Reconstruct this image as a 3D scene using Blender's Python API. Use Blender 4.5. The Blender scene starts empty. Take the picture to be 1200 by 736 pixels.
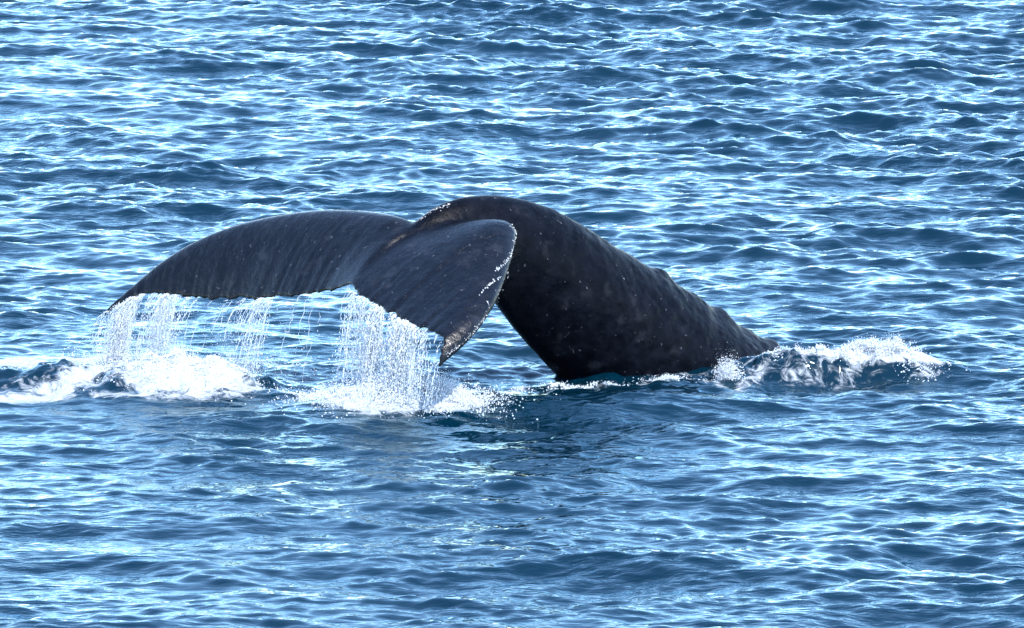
import bpy, bmesh, math, random
import numpy as np
from mathutils import Vector
from mathutils.bvhtree import BVHTree

rng = np.random.default_rng(11)
random.seed(11)
SC = bpy.context.scene
COL = SC.collection

# ------------------------------------------------------------------ camera
CAM_LOC = np.array([0.0, -60.0, 8.49])
PITCH = math.radians(7.6)            # looking down from the deck of a boat
FPX = 9200.0                          # focal length in pixels of a 1200 px wide frame
cam_d = bpy.data.cameras.new('camera')
cam_d.sensor_width = 36.0
cam_d.lens = 36.0 * FPX / 1200.0
cam_d.clip_start = 0.5
cam_d.clip_end = 20000.0
cam = bpy.data.objects.new('camera', cam_d)
cam.location = CAM_LOC.tolist()
cam.rotation_euler = (math.pi / 2 - PITCH, 0, 0)
COL.objects.link(cam)
SC.camera = cam

# ------------------------------------------------------------------ light
SUN_DIR = Vector((0.32, -0.42, 0.85)).normalized()      # towards the sun
elev = math.asin(SUN_DIR.z)
azim = math.atan2(SUN_DIR.x, SUN_DIR.y)
world = bpy.data.worlds.new('World')
SC.world = world
world.use_nodes = True
wn = world.node_tree.nodes
sky = wn.new('ShaderNodeTexSky')
sky.sky_type = 'NISHITA'
sky.sun_disc = False
sky.sun_elevation = elev
sky.sun_rotation = azim
sky.altitude = 0
sky.air_density = 1.12
sky.dust_density = 0.1
sky.ozone_density = 4.0
wn['Background'].inputs['Strength'].default_value = 0.15
world.node_tree.links.new(sky.outputs['Color'], wn['Background'].inputs['Color'])
sun_d = bpy.data.lights.new('sun', 'SUN')
sun_d.energy = 2.7
sun_d.angle = math.radians(0.5)
sun_d.color = (1.0, 0.965, 0.92)
sun = bpy.data.objects.new('sun', sun_d)
sun.rotation_euler = SUN_DIR.to_track_quat('Z', 'Y').to_euler()
COL.objects.link(sun)
SC.view_settings.view_transform = 'Standard'
SC.view_settings.look = 'None'
SC.view_settings.exposure = 1.97
SC.view_settings.gamma = 1.0
SC.view_settings.use_curve_mapping = False
try:
    SC.cycles.use_denoising = True
    SC.cycles.max_bounces = 8
except Exception:
    pass

# ------------------------------------------------------------------ helpers
_f = np.array([0, math.cos(PITCH), -math.sin(PITCH)])
_u = np.array([0, math.sin(PITCH), math.cos(PITCH)])


def ray(px, py):
    return _f + (px - 600.0) / FPX * np.array([1.0, 0, 0]) + (368.0 - py) / FPX * _u


def at(px, py, Y):
    """world point at distance plane y = Y"""
    d = ray(px, py)
    return CAM_LOC + d * ((Y - CAM_LOC[1]) / d[1])


def sea_at(px, py, z=0.0):
    d = ray(px, py)
    return CAM_LOC + d * ((z - CAM_LOC[2]) / d[2])


def project(P):
    q = np.asarray(P) - CAM_LOC
    z = q @ _f
    return np.stack([600 + FPX * q[..., 0] / z, 368 - FPX * (q @ _u) / z], -1)


def spline(ts, pts, t):
    """Catmull-Rom through uneven knots"""
    ts = np.asarray(ts, float); pts = np.asarray(pts, float)
    t = np.clip(np.asarray(t, float), ts[0], ts[-1])
    m = np.gradient(pts, ts, axis=0)
    i = np.clip(np.searchsorted(ts, t, side='right') - 1, 0, len(ts) - 2)
    h = (ts[i + 1] - ts[i])
    x = ((t - ts[i]) / h)[:, None]; h = h[:, None]
    return ((2*x**3 - 3*x**2 + 1) * pts[i] + (x**3 - 2*x**2 + x) * h * m[i]
            + (-2*x**3 + 3*x**2) * pts[i + 1] + (x**3 - x**2) * h * m[i + 1])


def mesh_np(name, V, F):
    """fast mesh from arrays; F is (n,3) or (n,4)"""
    me = bpy.data.meshes.new(name)
    V = np.ascontiguousarray(V, dtype=np.float32); F = np.ascontiguousarray(F, dtype=np.int32)
    n, k = F.shape
    me.vertices.add(len(V)); me.vertices.foreach_set('co', V.ravel())
    me.loops.add(n * k); me.loops.foreach_set('vertex_index', F.ravel())
    me.polygons.add(n)
    me.polygons.foreach_set('loop_start', np.arange(0, n * k, k, dtype=np.int32))
    me.polygons.foreach_set('loop_total', np.full(n, k, dtype=np.int32))
    me.update(calc_edges=True)
    me.polygons.foreach_set('use_smooth', np.ones(n, dtype=bool))
    return me


def grid_faces(nu, nv, wrap=False):
    i = np.arange(nu - 1)[:, None]; j = np.arange(nv if wrap else nv - 1)[None, :]
    j2 = (j + 1) % nv
    a = i * nv + j; b = (i + 1) * nv + j; c = (i + 1) * nv + j2; d = i * nv + j2
    return np.stack([a, b, c, d], -1).reshape(-1, 4)


def attr(me, name, data):
    data = np.asarray(data, dtype=np.float32)
    if data.ndim == 1:
        a = me.attributes.new(name, 'FLOAT', 'POINT'); a.data.foreach_set('value', data)
    else:
        a = me.attributes.new(name, 'FLOAT_VECTOR', 'POINT'); a.data.foreach_set('vector', data.ravel())


def link(name, me, mat, label=None, cat=None, kind=None, parent=None, group=None):
    o = bpy.data.objects.new(name, me)
    COL.objects.link(o)
    if mat is not None:
        me.materials.clear(); me.materials.append(mat)
    if label: o['label'] = label
    if cat: o['category'] = cat
    if kind: o['kind'] = kind
    if group: o['group'] = group
    if parent: o.parent = parent
    return o


class Nodes:
    def __init__(self, name):
        self.m = bpy.data.materials.new(name); self.m.use_nodes = True
        self.t = self.m.node_tree; self.n = self.t.nodes
        self.n.clear()
        self.out = self.n.new('ShaderNodeOutputMaterial')

    def add(self, kind, _in=None, **kw):
        nd = self.n.new(kind)
        for k, v in kw.items():
            setattr(nd, k, v)
        for k, v in (_in or {}).items():
            s = nd.inputs[k]
            if isinstance(v, bpy.types.NodeSocket): self.t.links.new(v, s)
            else: s.default_value = v
        return nd

    def math(self, op, a, b=0.0, clamp=False):
        nd = self.n.new('ShaderNodeMath'); nd.operation = op; nd.use_clamp = clamp
        for s, v in zip(nd.inputs, (a, b)):
            if isinstance(v, bpy.types.NodeSocket): self.t.links.new(v, s)
            else: s.default_value = v
        return nd.outputs[0]

    def ramp(self, fac, lo, hi, a=0.0, b=1.0):
        nd = self.add('ShaderNodeMapRange', {'Value': fac, 'From Min': lo, 'From Max': hi, 'To Min': a, 'To Max': b})
        nd.interpolation_type = 'SMOOTHSTEP'
        return nd.outputs[0]

    def link(self, a, b):
        self.t.links.new(a, b)


def vnoise(P, seed=0):
    """cheap smooth value noise in 3-D, -1..1"""
    P = np.asarray(P, float); i = np.floor(P).astype(np.int64); f = P - i
    f = f * f * (3 - 2 * f)

    def h(a):
        x = (a[..., 0] * 374761393 + a[..., 1] * 668265263 + a[..., 2] * 1440670441 + seed * 974634777) & 0xffffffff
        x = ((x ^ (x >> 13)) * 1274126177) & 0xffffffff
        x = (x ^ (x >> 16)) & 0xffff
        return x / 32767.5 - 1.0
    r = 0
    for dx in (0, 1):
        for dy in (0, 1):
            for dz in (0, 1):
                w = ((f[..., 0] if dx else 1 - f[..., 0]) * (f[..., 1] if dy else 1 - f[..., 1])
                     * (f[..., 2] if dz else 1 - f[..., 2]))
                r = r + w * h(i + np.array([dx, dy, dz]))
    return r


# ------------------------------------------------------------------ materials
def mat_sea():
    N = Nodes('sea_water')
    geo = N.add('ShaderNodeNewGeometry')
    mp = N.add('ShaderNodeMapping', {'Vector': geo.outputs['Position'], 'Scale': (0.4, 1.0, 1.0)})
    n1 = N.add('ShaderNodeTexNoise', {'Vector': mp.outputs[0], 'Scale': 5.0, 'Detail': 3.0, 'Roughness': 0.55, 'Distortion': 0.6})
    n2 = N.add('ShaderNodeTexNoise', {'Vector': mp.outputs[0], 'Scale': 16.0, 'Detail': 2.0, 'Roughness': 0.5, 'Distortion': 0.4})
    pm = N.add('ShaderNodeMapping', {'Vector': geo.outputs['Position'], 'Scale': (0.35, 0.22, 0.3)})
    pn = N.add('ShaderNodeTexNoise', {'Vector': pm.outputs[0], 'Scale': 1.0, 'Detail': 3.0, 'Roughness': 0.6})
    patch = N.ramp(pn.outputs[0], 0.3, 0.7, 0.35, 1.5)          # cat's-paws of wind on the surface
    h = N.math('MULTIPLY', patch, N.math('ADD', N.math('MULTIPLY', n1.outputs[0], 0.015), N.math('MULTIPLY', n2.outputs[0], 0.0092)))
    bump = N.add('ShaderNodeBump', {'Height': h, 'Strength': 1.0, 'Distance': 1.0})
    # deep blue body of the water under a mirror-like skin
    deep = N.add('ShaderNodeBsdfDiffuse', {'Color': (0.0001, 0.0086, 0.0168, 1), 'Normal': bump.outputs[0]})
    gloss = N.add('ShaderNodeBsdfGlossy', {'Color': (0.78, 0.95, 1.0, 1), 'Roughness': 0.06, 'Normal': bump.outputs[0]})
    fres = N.add('ShaderNodeFresnel', {'IOR': 1.34, 'Normal': bump.outputs[0]})
    water = N.add('ShaderNodeMixShader', {0: fres.outputs[0], 1: deep.outputs[0], 2: gloss.outputs[0]})
    # foam: where it floats is given by the mesh, its lacy edge by noise
    fa = N.add('ShaderNodeAttribute', attribute_name='foam')
    fn = N.add('ShaderNodeTexNoise', {'Vector': geo.outputs['Position'], 'Scale': 7.0, 'Detail': 7.0, 'Roughness': 0.68, 'Distortion': 1.2})
    fm = N.math('ADD', fa.outputs['Fac'], N.math('MULTIPLY', N.math('SUBTRACT', fn.outputs[0], 0.5), 1.9))
    mask = N.math('MULTIPLY', N.ramp(fm, 0.36, 0.86), N.ramp(fa.outputs['Fac'], 0.02, 0.15))
    fb = N.add('ShaderNodeBump', {'Height': fn.outputs[0], 'Strength': 0.9, 'Distance': 0.10})
    foam = N.add('ShaderNodeBsdfPrincipled', {'Base Color': (0.38, 0.41, 0.44, 1), 'Roughness': 0.6, 'Normal': fb.outputs[0]})
    mix = N.add('ShaderNodeMixShader', {0: mask, 1: water.outputs[0], 2: foam.outputs[0]})
    N.link(mix.outputs[0], N.out.inputs[0])
    return N.m


def mat_skin():
    N = Nodes('wet_whale_skin')
    geo = N.add('ShaderNodeNewGeometry')
    fr = N.add('ShaderNodeAttribute', attribute_name='grain')       # span, chord, normal coordinates
    sc = N.add('ShaderNodeAttribute', attribute_name='scar')
    flk = N.add('ShaderNodeAttribute', attribute_name='fluke')
    P = geo.outputs['Position']
    mott = N.add('ShaderNodeTexNoise', {'Vector': P, 'Scale': 9.0, 'Detail': 6.0, 'Roughness': 0.65})
    blot = N.add('ShaderNodeTexNoise', {'Vector': P, 'Scale': 5.0, 'Detail': 3.0, 'Roughness': 0.5})
    st = N.add('ShaderNodeMapping', {'Vector': fr.outputs['Vector'], 'Scale': (24.0, 7.5, 18.0)})
    streak = N.add('ShaderNodeTexNoise', {'Vector': st.outputs[0], 'Scale': 1.0, 'Detail': 4.0, 'Roughness': 0.6, 'Distortion': 0.8})
    wr = N.ramp(streak.outputs[0], 0.36, 0.47)
    fine = N.add('ShaderNodeTexNoise', {'Vector': P, 'Scale': 75.0, 'Detail': 3.0, 'Roughness': 0.6})
    c1 = N.add('ShaderNodeMixRGB', {0: N.ramp(mott.outputs[0], 0.35, 0.7), 1: (0.0009, 0.0013, 0.0028, 1), 2: (0.0028, 0.0034, 0.0064, 1)})
    c2 = N.add('ShaderNodeMixRGB', {0: N.math('MULTIPLY', N.ramp(blot.outputs[0], 0.56, 0.74), 0.6), 1: c1.outputs[0], 2: (0.016, 0.017, 0.022, 1)})
    spk = N.add('ShaderNodeTexNoise', {'Vector': P, 'Scale': 24.0, 'Detail': 2.0, 'Roughness': 0.5})
    c2 = N.add('ShaderNodeMixRGB', {0: N.math('MULTIPLY', N.ramp(spk.outputs[0], 0.68, 0.76), 0.7), 1: c2.outputs[0], 2: (0.045, 0.048, 0.06, 1)})
    sp = N.math('ADD', sc.outputs['Fac'], N.math('MULTIPLY', N.math('SUBTRACT', fine.outputs[0], 0.5), 2.6))
    smask = N.math('MULTIPLY', N.ramp(sp, 0.48, 0.62), N.ramp(sc.outputs['Fac'], 0.12, 0.3))
    c3 = N.add('ShaderNodeMixRGB', {0: smask, 1: c2.outputs[0], 2: (0.45, 0.46, 0.47, 1)})
    h = N.math('ADD', N.math('MULTIPLY', N.math('MULTIPLY', wr, flk.outputs['Fac']), 0.0012),
               N.math('ADD', N.math('MULTIPLY', mott.outputs[0], 0.012), N.math('MULTIPLY', fine.outputs[0], 0.0015)))
    bump = N.add('ShaderNodeBump', {'Height': h, 'Strength': 0.8, 'Distance': 1.0})
    rough = N.math('ADD', N.ramp(mott.outputs[0], 0.3, 0.7, 0.20, 0.30), N.ramp(flk.outputs['Fac'], 0.0, 1.0, 0.12, 0.0))
    spec = N.ramp(flk.outputs['Fac'], 0.0, 1.0, 0.07, 0.33)
    b = N.add('ShaderNodeBsdfPrincipled', {'Base Color': c3.outputs[0], 'Roughness': rough, 'IOR': 1.36, 'Specular IOR Level': spec, 'Normal': bump.outputs[0]})
    N.link(b.outputs[0], N.out.inputs[0])
    return N.m


def mat_spray():
    N = Nodes('falling_water')
    d = N.add('ShaderNodeBsdfPrincipled', {'Base Color': (0.80, 0.83, 0.86, 1), 'Roughness': 0.25, 'IOR': 1.33})
    t = N.add('ShaderNodeBsdfTranslucent', {'Color': (0.80, 0.83, 0.86, 1)})
    m = N.add('ShaderNodeMixShader', {0: 0.6, 1: d.outputs[0], 2: t.outputs[0]})
    g = N.add('ShaderNodeBsdfGlass', {'Color': (0.95, 0.98, 1, 1), 'Roughness': 0.05, 'IOR': 1.33})
    m2 = N.add('ShaderNodeMixShader', {0: 0.04, 1: m.outputs[0], 2: g.outputs[0]})
    N.link(m2.outputs[0], N.out.inputs[0])
    return N.m


M_SEA, M_SKIN, M_SPRAY = mat_sea(), mat_skin(), mat_spray()

# ------------------------------------------------------------------ the sea
TILE, NF = 51.0, 2048


def ocean_tile():
    k1 = np.fft.fftfreq(NF, TILE / NF) * 2 * np.pi
    kx, ky = np.meshgrid(k1, k1, indexing='ij')
    k = np.hypot(kx, ky); k[0, 0] = 1
    kp = 2 * np.pi / 2.8
    th = np.arctan2(ky, kx)
    wind = math.radians(-102)                       # the chop runs towards the boat
    d = np.cos(th - wind)
    spread = np.where(d > 0, d ** 6, 0) + 0.11
    S = np.exp(-1.25 * (kp / k) ** 2) * k ** -3.5 * spread
    S *= np.exp(-(k / (2 * np.pi / 0.075)) ** 2)
    S[0, 0] = 0
    r = np.random.default_rng(5)
    g = (r.standard_normal((NF, NF)) + 1j * r.standard_normal((NF, NF))) * np.sqrt(S)
    hz = np.fft.ifft2(g).real
    sc = 0.0275 / hz.std()
    g = g * np.exp(-(k / (2 * np.pi / 0.5)) ** 2)        # only the longer waves lean together at the crest
    dx = np.fft.ifft2(g * (1j * kx / k)).real * sc
    dy = np.fft.ifft2(g * (1j * ky / k)).real * sc
    return hz * sc, dx, dy


def sample(A, X, Y):
    u = X / TILE * NF; v = Y / TILE * NF
    i = np.floor(u).astype(int); j = np.floor(v).astype(int)
    a = u - i; b = v - j
    i0, i1, j0, j1 = i % NF, (i + 1) % NF, j % NF, (j + 1) % NF
    return (A[i0, j0] * (1-a)*(1-b) + A[i1, j0] * a*(1-b) + A[i0, j1] * (1-a)*b + A[i1, j1] * a*b)


def axis(lo, hi, steps):
    xs = [lo]
    for end, st in steps:
        while xs[-1] < end - 1e-6: xs.append(xs[-1] + st)
    xs = np.array(xs)
    st = 0.05; up = []; x = xs[-1]
    while x < 6000: st *= 1.2; x += st; up.append(x)
    st = 0.05; dn = []; x = xs[0]
    while x > -6000: st *= 1.2; x -= st; dn.append(x)
    return np.concatenate([dn[::-1], xs, up])


HT, DX, DY = ocean_tile()
gx = axis(-7.2, 7.2, [(7.2, 0.025)])
gy = axis(-13.0, 36.0, [(-3.5, 0.034), (3.0, 0.026), (15.0, 0.046), (36.0, 0.06)])
GX, GY = np.meshgrid(gx, gy, indexing='ij')
sp = np.maximum(np.gradient(gx)[:, None], np.gradient(gy)[None, :])
att = 1.0 / (1.0 + (np.maximum(sp - 0.05, 0) / 0.35) ** 2)

# water heaped up by the whale: (pixel on the calm sea, radius across, radius in depth, height)
MOUNDS = [(205, 460, 0.62, 0.42, 0.25), (60, 455, 0.75, 0.40, 0.12), (455, 477, 0.62, 0.42, 0.12),
          (1010, 436, 0.52, 0.22, 0.21), (930, 438, 0.3, 0.2, 0.07), (870, 440, 0.45, 0.25, 0.08), (720, 470, 0.7, 0.4, 0.05)]
FOAM = [(215, 461, 0.58, 0.50, 1.15), (130, 452, 0.6, 0.4, 0.62), (10, 428, 0.5, 0.3, 0.95), (60, 465, 0.6, 0.3, 0.62), (260, 425, 0.6, 0.4, 0.5),
        (455, 472, 0.62, 0.34, 1.35), (395, 466, 0.45, 0.3, 0.8), (470, 480, 0.62, 0.46, 1.4),
        (600, 452, 0.22, 0.12, 0.5), (690, 448, 0.55, 0.10, 0.35), (800, 440, 0.35, 0.16, 0.5), (860, 438, 0.25, 0.2, 0.45),
        (1005, 436, 0.58, 0.20, 1.5), (955, 442, 0.6, 0.25, 0.5), (1078, 440, 0.2, 0.15, 0.5), (930, 434, 0.35, 0.2, 0.9), (340, 440, 0.9, 0.4, 0.28)]
H0 = np.zeros_like(GX); FO = np.zeros_like(GX); CALM = np.zeros_like(GX)
for px, py, rx, ry, hh in MOUNDS:
    c = sea_at(px, py)
    g = np.exp(-((GX - c[0]) / rx) ** 2 - ((GY - c[1]) / ry) ** 2)
    H0 += hh * g
for px, py, rx, ry, a in FOAM:
    c = sea_at(px, py)
    g = np.exp(-(((GX - c[0]) / rx) ** 2 + ((GY - c[1]) / ry) ** 2) ** 1.5)
    FO = np.maximum(FO, a * g)
STREAKS = [([(-20, 424), (40, 421), (100, 424), (140, 420)], .16, .8), ([(-20, 470), (60, 468), (110, 458), (150, 446), (190, 432)], .2, .95),
           ([(20, 448), (70, 440), (120, 428), (170, 418)], .12, .6), ([(90, 462), (150, 455), (200, 440)], .14, .7),
           ([(120, 470), (200, 472), (280, 468), (300, 464)], .14, .7), ([(360, 468), (420, 476), (500, 482), (545, 474)], .18, .75),
           ([(560, 462), (590, 456), (612, 447)], .10, .7), ([(640, 445), (690, 449), (750, 449)], .10, .6), ([(760, 446), (800, 440), (850, 447)], .10, .6),
           ([(860, 452), (900, 440), (950, 430), (985, 428)], .10, .6), ([(300, 452), (360, 440), (420, 446)], .16, .45)]
for pl, rad, a in STREAKS:
    pts = [sea_at(*p)[:2] for p in pl]
    for p, q in zip(pts, pts[1:]):
        ab = q - p
        u = np.clip(((GX - p[0]) * ab[0] + (GY - p[1]) * ab[1]) / (ab @ ab), 0, 1)
        dd = np.hypot(GX - p[0] - u * ab[0], GY - p[1] - u * ab[1])
        FO = np.maximum(FO, a * np.exp(-(dd / rad) ** 2))
near = np.exp(-((GX + 0.4) / 4.2) ** 4 - ((GY + 0.1) / 1.3) ** 4)
sel = near > 0.01
P3 = np.stack([GX[sel], GY[sel], np.zeros(sel.sum())], -1)
turb = np.zeros_like(GX)
turb[sel] = (0.045 * vnoise(P3 * [3.2, 3.2, 1], 1) + 0.028 * vnoise(P3 * [7, 7, 1], 2) + 0.021 * vnoise(P3 * [15, 12, 1], 3) + 0.008 * vnoise(P3 * [32, 22, 1], 4)) * np.minimum(near[sel], 1)
churn = np.clip(H0 / 0.12, 0, 1)
# gusts: patches of rougher and smoother water
Pg = np.stack([GX * .16, GY * .09, 0 * GX], -1)
gust = np.clip(1 + 0.35 * vnoise(Pg, 41) + 0.30 * vnoise(Pg * 2.7, 42), .45, 1.6)
gust *= 0.84 + 0.46 * np.clip((GY + 10) / 40, 0, 1)          # waves shaped rougher farther out, to even the sea's brightness
att = att * gust
wz = sample(HT, GX, GY) * att
CH = 1.3
VX = GX + CH * sample(DX, GX, GY) * att
VY = GY + CH * sample(DY, GX, GY) * att
VZ = wz * (1 - 0.45 * churn) + H0 + turb * (0.35 + 1.35 * churn)
V = np.stack([VX, VY, VZ], -1).reshape(-1, 3)
me = mesh_np('sea', V, grid_faces(len(gx), len(gy)))
attr(me, 'foam', FO.ravel())
link('sea', me, M_SEA, 'choppy blue sea with foam around the whale', 'sea', 'structure')


def sea_z(X, Y):
    i = np.clip(np.searchsorted(gx, X), 0, len(gx) - 1); j = np.clip(np.searchsorted(gy, Y), 0, len(gy) - 1)
    return VZ[i, j]


# ------------------------------------------------------------------ the whale
HD = math.radians(37)
Hv = np.array([math.cos(HD), math.sin(HD), 0]); Lv = np.array([math.sin(HD), -math.cos(HD), 0])
P0 = np.array([1.2, 0.70, 0.0])


def on_plane(px, py):
    d = ray(px, py)
    return CAM_LOC + d * (((P0 - CAM_LOC) @ Lv) / (d @ Lv))


SEC = [  # back pixel, belly pixel, half width
    (1100, 545, 960, 730, .72), (1000, 476, 880, 645, .62), (908, 410, 800, 565, .53), (840, 366, 735, 510, .46),
    (770, 319, 668, 452, .40), (705, 279, 616, 398, .34), (650, 247, 580, 352, .28), (600, 231, 558, 316, .22),
    (555, 229, 540, 297, .175), (516, 240, 520, 292, .15), (486, 262, 498, 302, .13), (455, 292, 468, 318, .10), (425, 322, 432, 334, .06)]
tt = np.linspace(0, 1, len(SEC))
Dp = np.array([on_plane(a, b) for a, b, c, d, w in SEC])
Vp = np.array([on_plane(c, d) for a, b, c, d, w in SEC])
Wp = np.array([[w] for *_, w in SEC])
ns, nr = 220, 72
t = np.linspace(0, 1, ns)
Ds, Vs, Ws = spline(tt, Dp, t), spline(tt, Vp, t), spline(tt, Wp, t)[:, 0]
# knuckles along the ridge of the tail stock
pd = project(Ds)
knob = np.zeros(ns)
for kx, amp, wd in ((772, .045, 10), (843, .05, 10), (902, .06, 12), (810, .02, 10), (875, .02, 9), (735, .012, 9)):
    knob += amp * np.exp(-((pd[:, 0] - kx) / wd) ** 2)
ang = np.linspace(0, 2 * np.pi, nr, endpoint=False)
C = (Ds + Vs) / 2; Rr = (Ds - Vs) / 2
ca, sa = np.cos(ang), np.sin(ang)
ca2 = np.sign(ca) * np.abs(ca) ** 1.0
# ridge: the upper side narrows to a keel
narrow = 1 - 0.22 * np.clip(ca, 0, 1) ** 2 - 0.10 * np.clip(-ca, 0, 1) ** 2
ring = (C[:, None] + Rr[:, None] * ca2[None, :, None] + Lv[None, None] * (Ws[:, None] * (sa * narrow)[None])[..., None])
rd = Rr / np.linalg.norm(Rr, axis=1, keepdims=True)
ring += rd[:, None] * (knob[:, None] * np.exp(-(np.minimum(ang, 2*np.pi-ang) / 0.38) ** 2)[None])[..., None]
bv = ring.reshape(-1, 3); bf = grid_faces(ns, nr, True)
caps = [np.concatenate([C[:1], C[-1:]])]
bv = np.concatenate([bv, C[:1], C[-1:]])
a = np.arange(nr); b_ = (a + 1) % nr
cap0 = np.stack([np.full(nr, ns * nr), a, b_], -1)
cap1 = np.stack([np.full(nr, ns * nr + 1), (ns - 1) * nr + b_, (ns - 1) * nr + a], -1)


def fluke(le, te, root_t, camber, nspan=200, nch=48, seed=0):
    """le / te: (s, px, py, Y) outline in the picture with its distance"""
    s = np.linspace(0, 1, nspan)
    L = spline([e[0] for e in le], [at(*e[1:]) for e in le], s)
    T = spline([e[0] for e in te], [at(*e[1:]) for e in te], s)
    # ragged trailing edge
    r = np.random.default_rng(seed)
    jag = 0.020 * vnoise(np.stack([s * 38, s * 0, s * 0], -1), seed) + 0.014 * vnoise(np.stack([s * 85, s * 0, s * 0], -1), seed + 1)
    w = np.clip(np.minimum(s, 1 - s) / 0.1, 0, 1)
    ch = T - L; cl = np.linalg.norm(ch, axis=1, keepdims=True)
    T = T + ch / np.maximum(cl, .05) * (jag * w)[:, None]
    c = np.linspace(0, 1, nch) ** 1.15
    mid = L[:, None] * (1 - c)[None, :, None] + T[:, None] * c[None, :, None]
    du = np.gradient(mid, axis=0); dv = np.gradient(mid, axis=1)
    n = np.cross(du, dv); n /= np.maximum(np.linalg.norm(n, axis=2, keepdims=True), 1e-9)
    if n[nspan // 3, nch // 2, 2] < 0: n = -n
    clen = np.linalg.norm(T - L, axis=1)
    mid = mid + n * (clen[:, None] * camber * 4 * (c ** .7 * (1 - c ** .7))[None])[..., None]
    th = root_t * (1 - s) ** 1.4 + 0.045 * (1 - s ** 6) + 0.022
    th = np.minimum(th, clen * 0.30 + 0.022)
    prof = 2.6 * (np.sqrt(c) * 0.2969 * 2 - 0.126 * 2 * c - 0.3516 * 2 * c**2 + 0.2843 * 2 * c**3 - 0.1036 * 2 * c**4) / 0.52
    half = 0.5 * th[:, None] * np.clip(prof, 0, None)[None] * 0.5 + 0.010 * np.clip(c * 12, 0, 1)[None]
    up = mid + n * half[..., None]; dn = mid - n * half[..., None]
    V = np.concatenate([up.reshape(-1, 3), dn.reshape(-1, 3)])
    off = nspan * nch
    F = grid_faces(nspan, nch)
    Fq = [F, F[:, ::-1] + off]
    i = np.arange(nspan - 1)
    for j, rev in ((0, False), (nch - 1, True)):
        q = np.stack([i * nch + j, i * nch + j + off, (i + 1) * nch + j + off, (i + 1) * nch + j], -1)
        Fq.append(q[:, ::-1] if rev else q)
    j = np.arange(nch - 1)
    for i0 in (0, nspan - 1):
        b = i0 * nch
        Fq.append(np.stack([b + j, b + j + 1, b + j + 1 + off, b + j + off], -1))
    return V, np.concatenate(Fq), T, L


near_le = [(0, 520, 272, -.60), (.12, 552, 264, -.68), (.29, 599, 263, -.88), (.36, 605, 274, -.98), (.48, 602, 298, -1.2), (.62, 592, 330, -1.5),
           (.76, 577, 363, -1.8), (.88, 553, 396, -2.1), (1, 515, 430, -2.35)]
near_te = [(0, 409, 333, -1.18), (.15, 428, 350, -1.42), (.32, 456, 366, -1.68), (.5, 484, 380, -1.93), (.66, 508, 389, -2.12), (.78, 520, 396, -2.22), (.9, 517, 411, -2.3), (1, 513, 431, -2.35)]
far_le = [(0, 505, 272, -.65), (.12, 470, 256, -.5), (.25, 420, 248, -.25), (.45, 340, 251, .1), (.6, 270, 267, .35), (.78, 200, 302, .5), (.92, 150, 343, .53), (1, 122, 366, .5)]
far_te = [(0, 411, 333, -1.18), (.12, 385, 341, -.92), (.3, 330, 347, -.55), (.5, 270, 350, -.15), (.68, 215, 349, .15), (.82, 176, 345, .35), (.93, 145, 354, .46), (1, 121, 368, .5)]
nV, nF, nT, nL = fluke(near_le, near_te, .13, .055, seed=3)
fV, fF, fT, fL = fluke(far_le, far_te, .17, .07, seed=8)

bm_me = bpy.data.meshes.new('whale_raw')
allV = np.concatenate([bv, nV, fV])
faces = [tuple(x) for x in bf.tolist()] + [tuple(x) for x in cap0.tolist()] + [tuple(x) for x in cap1.tolist()]
o1 = len(bv); o2 = o1 + len(nV)
faces += [tuple(x) for x in (nF + o1).tolist()] + [tuple(x) for x in (fF + o2).tolist()]
bm_me.from_pydata(allV.tolist(), [], faces)
bm = bmesh.new(); bm.from_mesh(bm_me)
bmesh.ops.remove_doubles(bm, verts=bm.verts, dist=1e-5)
bmesh.ops.recalc_face_normals(bm, faces=bm.faces)
bm.to_mesh(bm_me); bm.free()
raw = bpy.data.objects.new('whale_raw', bm_me); COL.objects.link(raw)
rm = raw.modifiers.new('r', 'REMESH'); rm.mode = 'VOXEL'; rm.voxel_size = 0.0130; rm.adaptivity = 0
dg = bpy.context.evaluated_depsgraph_get()
wm = bpy.data.meshes.new_from_object(raw.evaluated_get(dg))
bpy.data.objects.remove(raw)
nv = len(wm.vertices)
W = np.empty(nv * 3, np.float32); wm.vertices.foreach_get('co', W); W = W.reshape(-1, 3).astype(float)
E = np.empty(len(wm.edges) * 2, np.int32); wm.edges.foreach_get('vertices', E); E = E.reshape(-1, 2)
deg = np.bincount(E.ravel(), minlength=nv).astype(float)


def smooth(W, it, wt):
    for _ in range(it):
        S = np.zeros_like(W)
        for k in range(3):
            S[:, k] = np.bincount(E[:, 0], W[E[:, 1], k], nv) + np.bincount(E[:, 1], W[E[:, 0], k], nv)
        W = W + wt[:, None] * (S / deg[:, None] - W)
    return W


# soften the join of stock and flukes
spine_t = C[int(ns * .62):]
dist = np.full(nv, 9.0)
for p in spine_t[::4]:
    dist = np.minimum(dist, np.linalg.norm(W - p, axis=1))
join = np.clip(1 - np.maximum(dist - .16, 0) / .22, 0, 1)
W = smooth(W, 3, np.full(nv, .4))
W = smooth(W, 28, .5 * join)
# lumpy flesh on the stock
body_w = np.clip((W[:, 0] + .2) / .8, 0, 1)
wm.vertices.foreach_set('co', W.astype(np.float32).ravel()); wm.update()
nrm = np.empty(nv * 3, np.float32); wm.vertices.foreach_get('normal', nrm); nrm = nrm.reshape(-1, 3)
W = W + nrm * (body_w * (0.010 * vnoise(W * 4, 4) + 0.006 * vnoise(W * 10, 5) + 0.003 * vnoise(W * 24, 6)))[:, None]
wm.vertices.foreach_set('co', W.astype(np.float32).ravel())
wm.polygons.foreach_set('use_smooth', np.ones(len(wm.polygons), dtype=bool))
wm.update()
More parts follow.
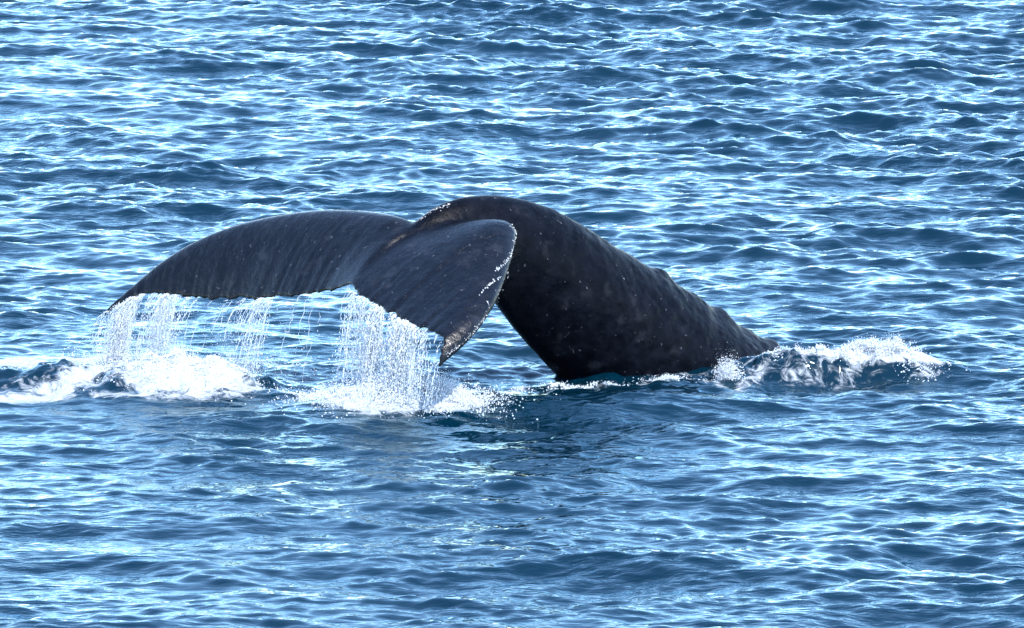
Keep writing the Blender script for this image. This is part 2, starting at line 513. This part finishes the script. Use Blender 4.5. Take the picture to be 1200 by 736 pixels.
# grain runs along the chord of the flukes
Ac = (nT[60] - nL[60]); Ac /= np.linalg.norm(Ac)
Sc = np.cross(Ac, [0, 0, 1.0]); Sc /= np.linalg.norm(Sc); Nc = np.cross(Sc, Ac)
attr(wm, 'fluke', 1 - np.clip((W[:, 0] + .12) / .25, 0, 1) * (1 - (W[:, 1] < -.62)) - np.clip(1 - (dist - .2) / .2, 0, 1) * np.clip((W[:, 2] - 1.1) / .25, 0, 1))
attr(wm, 'grain', np.stack([W @ Sc, W @ Ac, W @ Nc], -1))
# pale scars and barnacle marks, laid on the skin
bvh = BVHTree.FromPolygons([tuple(x) for x in W.tolist()], [tuple(p.vertices) for p in wm.polygons])


def skin_at(px, py):
    d = ray(px, py); hit = bvh.ray_cast(Vector(CAM_LOC), Vector(d).normalized())
    return None if hit[0] is None else np.array(hit[0])


SCARS = [  # polyline in the picture, radius in metres, strength
    ([(492, 256), (500, 250), (507, 246), (516, 243), (526, 239)], .022, .8),
    ([(575, 228), (580, 232), (585, 235)], .012, .8),
    ([(600, 263), (605, 272), (604, 282)], .012, .9),
    ([(602, 288), (600, 296), (595, 305), (588, 312), (581, 317)], .016, .85),
    ([(599, 300), (596, 318), (595, 326)], .014, .8),
    ([(587, 324), (578, 331), (568, 338), (562, 346)], .010, .95),
    ([(586, 340), (584, 350), (580, 358)], .020, .85),
    ([(571, 352), (573, 362)], .014, .8),
    ([(577, 366), (568, 373), (562, 380), (555, 390), (548, 397)], .020, .75),
    ([(540, 404), (530, 411), (524, 418)], .018, .75),
    ([(528, 376), (530, 380)], .010, .7), ([(535, 402), (533, 405)], .01, .7),
    ([(653, 258), (658, 262)], .022, .42), ([(685, 333), (688, 338)], .025, .36), ([(729, 323), (732, 327)], .012, .7),
    ([(755, 368), (758, 372)], .025, .35), ([(667, 405), (672, 412)], .03, .35), ([(700, 280), (704, 284)], .02, .35),
    ([(742, 395), (750, 400)], .02, .33), ([(720, 300), (724, 306)], .02, .32), ([(640, 300), (643, 306)], .015, .4)]
scar = np.zeros(nv)
for pl, rad, st in SCARS:
    pts = [skin_at(*p) for p in pl]; pts = [p for p in pts if p is not None]
    for p, q in zip(pts, pts[1:]):
        ab = q - p; u = np.clip(((W - p) @ ab) / max(ab @ ab, 1e-9), 0, 1)
        dd = np.linalg.norm(W - (p + u[:, None] * ab), axis=1)
        scar = np.maximum(scar, .62 * st * np.exp(-(dd / (rad * .6)) ** 2))
attr(wm, 'scar', scar)
whale = link('humpback_whale', wm, M_SKIN, 'black humpback whale diving with its wet tail flukes raised', 'whale')


# raised barnacles in small clusters on the edge of the near fluke and over the arch
def mat_barnacle():
    N = Nodes('barnacle')
    geo = N.add('ShaderNodeNewGeometry')
    n = N.add('ShaderNodeTexNoise', {'Vector': geo.outputs['Position'], 'Scale': 90.0, 'Detail': 3.0})
    c = N.add('ShaderNodeMixRGB', {0: n.outputs[0], 1: (0.08, 0.085, 0.09, 1), 2: (0.40, 0.40, 0.39, 1)})
    b = N.add('ShaderNodeBsdfPrincipled', {'Base Color': c.outputs[0], 'Roughness': 0.6})
    N.link(b.outputs[0], N.out.inputs[0])
    return N.m


M_BARN = mat_barnacle()
br = np.random.default_rng(77)
V = []; F = []
for pl, n, spread in [([(489, 257), (500, 250), (512, 244), (527, 239)], 26, 3.0), ([(598, 264), (604, 272), (603, 284)], 8, 1.2), ([(601, 290), (597, 303), (588, 311), (582, 316)], 14, 1.8),
                      ([(586, 324), (574, 333), (563, 345)], 9, 1.0), ([(588, 338), (584, 350), (579, 358)], 12, 2.5), ([(573, 366), (563, 379), (553, 391), (546, 398)], 22, 3.0),
                      ([(540, 404), (530, 411), (523, 418)], 14, 2.5)]:
    for q in range(n):
        u = br.random() * (len(pl) - 1); k = int(u); u -= k
        p = np.array(pl[k]) * (1 - u) + np.array(pl[k + 1]) * u + br.normal(0, spread, 2) * .6
        hit = bvh.ray_cast(Vector(CAM_LOC), Vector(ray(*p)).normalized())
        if hit[0] is None or hit[3] > 70: continue
        c0 = np.array(hit[0]); nn = np.array(hit[1]); a1 = np.cross(nn, [.2, .9, .3]); a1 /= np.linalg.norm(a1); a2 = np.cross(nn, a1)
        r0 = .0025 + .005 * br.random() ** 2; st = br.uniform(.7, 2.2); al = br.random() * 6.3
        b1 = (a1 * math.cos(al) + a2 * math.sin(al)) * st; b2 = -a1 * math.sin(al) + a2 * math.cos(al)
        o = len(V)
        for rr, hh in ((1.0, -.3), (.85, .4), (.35, .55)):
            for e in range(7):
                th_ = e / 7 * 6.2832; w_ = r0 * rr * br.uniform(.8, 1.2)
                V.append(c0 + (b1 * math.cos(th_) + b2 * math.sin(th_)) * w_ + nn * r0 * hh)
        V.append(c0 + nn * r0 * .35)
        for lv in (0, 1):
            for e in range(7):
                a0, a3 = o + lv * 7 + e, o + lv * 7 + (e + 1) % 7
                F += [(a0, a3, a3 + 7), (a0, a3 + 7, a0 + 7)]
        F += [(o + 14 + e, o + 14 + (e + 1) % 7, o + 21) for e in range(7)]
link('barnacles', mesh_np('barnacles', np.array(V), np.array(F)), M_BARN, kind='stuff', parent=whale)


# ------------------------------------------------------------------ spray
IV = np.array([[1, 0, 0], [-1, 0, 0], [0, 1, 0], [0, -1, 0], [0, 0, 1], [0, 0, -1]], float)
IF = np.array([[0, 2, 4], [2, 1, 4], [1, 3, 4], [3, 0, 4], [2, 0, 5], [1, 2, 5], [3, 1, 5], [0, 3, 5]])


def drops(P, R, axisv=None, stretch=None):
    """many small drops -> one mesh; axisv stretches each along its fall"""
    n = len(P)
    base = IV[None] * R[:, None, None] * (1 + 0.09 * rng.standard_normal((n, len(IV), 1)))
    if axisv is not None:
        a = axisv / np.linalg.norm(axisv, axis=1, keepdims=True)
        pr = np.einsum('nvk,nk->nv', base, a)
        base = base + pr[..., None] * a[:, None] * (stretch[:, None, None] - 1)
    V = (base + P[:, None]).reshape(-1, 3)
    F = (IF[None] + (np.arange(n) * len(IV))[:, None, None]).reshape(-1, 3)
    return V, F


def tubes(paths, rads, sides=5):
    """(n, m, 3) paths and (n, m) radii -> thin ropes of water"""
    n, m, _ = paths.shape
    tg = np.gradient(paths, axis=1); tg /= np.maximum(np.linalg.norm(tg, axis=2, keepdims=True), 1e-9)
    a = np.cross(tg, [0.3, 1.0, 0.1]); a /= np.maximum(np.linalg.norm(a, axis=2, keepdims=True), 1e-9)
    b = np.cross(tg, a)
    th = np.linspace(0, 2 * np.pi, sides, endpoint=False)
    ring = paths[:, :, None] + rads[:, :, None, None] * (a[:, :, None] * np.cos(th)[None, None, :, None] + b[:, :, None] * np.sin(th)[None, None, :, None])
    F1 = grid_faces(m, sides, True)
    F = (F1[None] + (np.arange(n) * m * sides)[:, None, None]).reshape(-1, 4)
    F = np.concatenate([F[:, [0, 1, 2]], F[:, [0, 2, 3]]])
    return ring.reshape(-1, 3), F


def curtain(T, n_strand, v0, jitter, dens, rmin, rmax, prof, name, label, seed, ropes):
    """water leaving the edge T and falling to the sea; prof: (s, amount) along the edge"""
    r = np.random.default_rng(seed)
    P, R, A, S, RP, RR = [], [], [], [], [], []
    sg = np.linspace(0, 1, 2000)
    dn = np.interp(sg, [p[0] for p in prof], [p[1] for p in prof])
    clump = np.clip(0.5 + 0.45 * vnoise(np.stack([sg * 17, sg * 0, sg * 0], -1), seed) + 0.4 * vnoise(np.stack([sg * 55, sg * 0, sg * 0], -1), seed + 9), 0.03, 1.2)
    cdf = np.cumsum(dn * clump ** 2.0); cdf /= cdf[-1]
    sv = np.interp(r.random(n_strand), cdf, sg)
    cls = np.interp(sv, sg, clump * np.clip(dn, 0, 1))
    idx = sv * (len(T) - 1)
    i = np.clip(idx.astype(int), 0, len(T) - 2)
    O = T[i] + (T[i + 1] - T[i]) * (idx - i)[:, None]
    # streams wander together: neighbours share their sideways drift
    drift = np.stack([vnoise(np.stack([sv * 14, sv * 0 + 3, sv * 0], -1), seed + 4), vnoise(np.stack([sv * 14, sv * 0 + 7, sv * 0], -1), seed + 5), 0 * sv], -1)
    for o, cl, dr in zip(O, cls, drift):
        vel = v0 + dr * jitter * 1.6 + r.normal(0, jitter, 3) * [1, 1, .6]
        fall = max(o[2] - sea_z(np.array([o[0]]), np.array([o[1]]))[0], .05)
        tmax = math.sqrt(2 * fall / 9.8) * 1.02

        def path(tm, o=o, vel=vel):
            return o + vel * tm[:, None] + np.array([0, 0, -4.9]) * (tm ** 2)[:, None]
        if r.random() < ropes:
            t0 = r.random() ** 1.6 * .75; t1 = min(1.0, t0 + r.uniform(.06, .38))
            tm = np.linspace(t0, t1, 9) * tmax
            p = path(tm) + vnoise(np.stack([tm * 40 + r.random() * 50, tm * 0, tm * 0 + r.random() * 50], -1), seed)[:, None] * np.array([.013, .013, 0])
            w = np.sin(np.linspace(.12, math.pi - .05, 9)) ** .6 * (.55 + .5 * r.random(9))
            RP.append(p); RR.append(w * r.uniform(rmin, rmax) * (.7 + .6 * cl))
        k = max(1, int(dens * r.random() * (0.25 + 1.1 * cl) * fall / .6))
        tm = (.06 + .94 * np.sqrt(r.random(k))) * tmax
        p = path(tm) + r.normal(0, .016, (k, 3)) * (0.2 + tm[:, None] / tmax)
        vv = vel + np.array([0, 0, -9.8]) * tm[:, None]
        P.append(p); R.append(r.uniform(rmin * .7, rmax * .8, k)); A.append(vv + r.normal(0, .4, vv.shape)); S.append(1 + 4 * r.random(k) ** 2)
    V, F = drops(np.concatenate(P), np.concatenate(R), np.concatenate(A), np.concatenate(S))
    V2, F2 = tubes(np.array(RP), np.array(RR))
    F = np.concatenate([F, F2 + len(V)]); V = np.concatenate([V, V2])
    return link(name, mesh_np(name, V, F), M_SPRAY, label, 'falling water', 'stuff')


curtain(fT, 1700, np.array([-.45, -.05, .0]), .11, 34, .0018, .0040, [(0, 0), (.14, .01), (.25, .10), (.4, .40), (.6, .7), (.78, 1.2), (.9, 1.1), (.97, .4), (1, 0)], 'falling_water',
        'thin white curtain of water running off the far left fluke', 21, .5)
curtain(nT, 1050, np.array([-.27, -.05, .0]), .095, 36, .0022, .0055, [(0, .12), (.1, .5), (.2, 1), (.42, 1.1), (.54, .6), (.64, .25), (.7, .09), (.8, .05), (1, .05)], 'falling_water',
        'dense white cascade of water pouring off the near fluke', 22, .6)


def splash(name, blobs, label, seed, rmin=.0022, rmax=.0085):
    """froth thrown up: (px, py on the sea, x radius, y radius, z radius, count)"""
    r = np.random.default_rng(seed); P = []; R = []
    for px, py, rx, ry, rz, n in blobs:
        c = sea_at(px, py)
        q = r.normal(0, .5, (n * 2, 3)) * [rx, ry, 0] + c
        keep = vnoise(q * [7, 7, 1], seed) * .6 + vnoise(q * [19, 19, 1], seed + 1) * .5 + .45 > r.random(len(q))
        q = q[keep]
        plume = np.clip(.55 + .8 * vnoise(q * [6, 3, 1] + 9, seed + 2), .1, 1.4)
        h = rz * np.abs(r.normal(0, .55, len(q))) * plume
        q[:, 2] = sea_z(q[:, 0], q[:, 1]) + h
        P.append(q); R.append((rmin + (rmax - rmin) * r.random(len(q)) ** 3) * np.clip(1.15 - h / (rz * 1.6), .35, 1))
    P, R = np.concatenate(P), np.concatenate(R)
    V, F = drops(P, R)
    return link(name, mesh_np(name, V, F), M_SPRAY, label, 'splash', 'stuff')


splash('splash', [(215, 458, .55, .4, .10, 6000), (150, 432, .45, .3, .26, 4000), (250, 432, .6, .3, .14, 2500), (60, 440, .6, .4, .06, 1200)],
       'white boiling splash below the far left fluke tip', 31)
splash('splash', [(465, 478, .62, .46, .16, 13000), (500, 481, .42, .32, .15, 4500), (540, 479, .26, .22, .12, 1500), (395, 466, .4, .25, .10, 1500)],
       'white froth where the cascade off the near fluke lands', 32)
splash('splash', [(1000, 436, .46, .15, .075, 8000), (1035, 436, .30, .12, .11, 5000), (930, 436, .28, .14, .06, 2500), (1078, 440, .2, .14, .05, 500)],
       'white breaking crest right of where the whale enters the sea', 33)
splash('splash', [(852, 443, .10, .08, .17, 1500), (800, 444, .25, .08, .05, 900), (690, 449, .45, .10, .03, 900), (652, 447, .10, .10, .04, 500)],
       'small white splash against the dark side of the whale', 34)
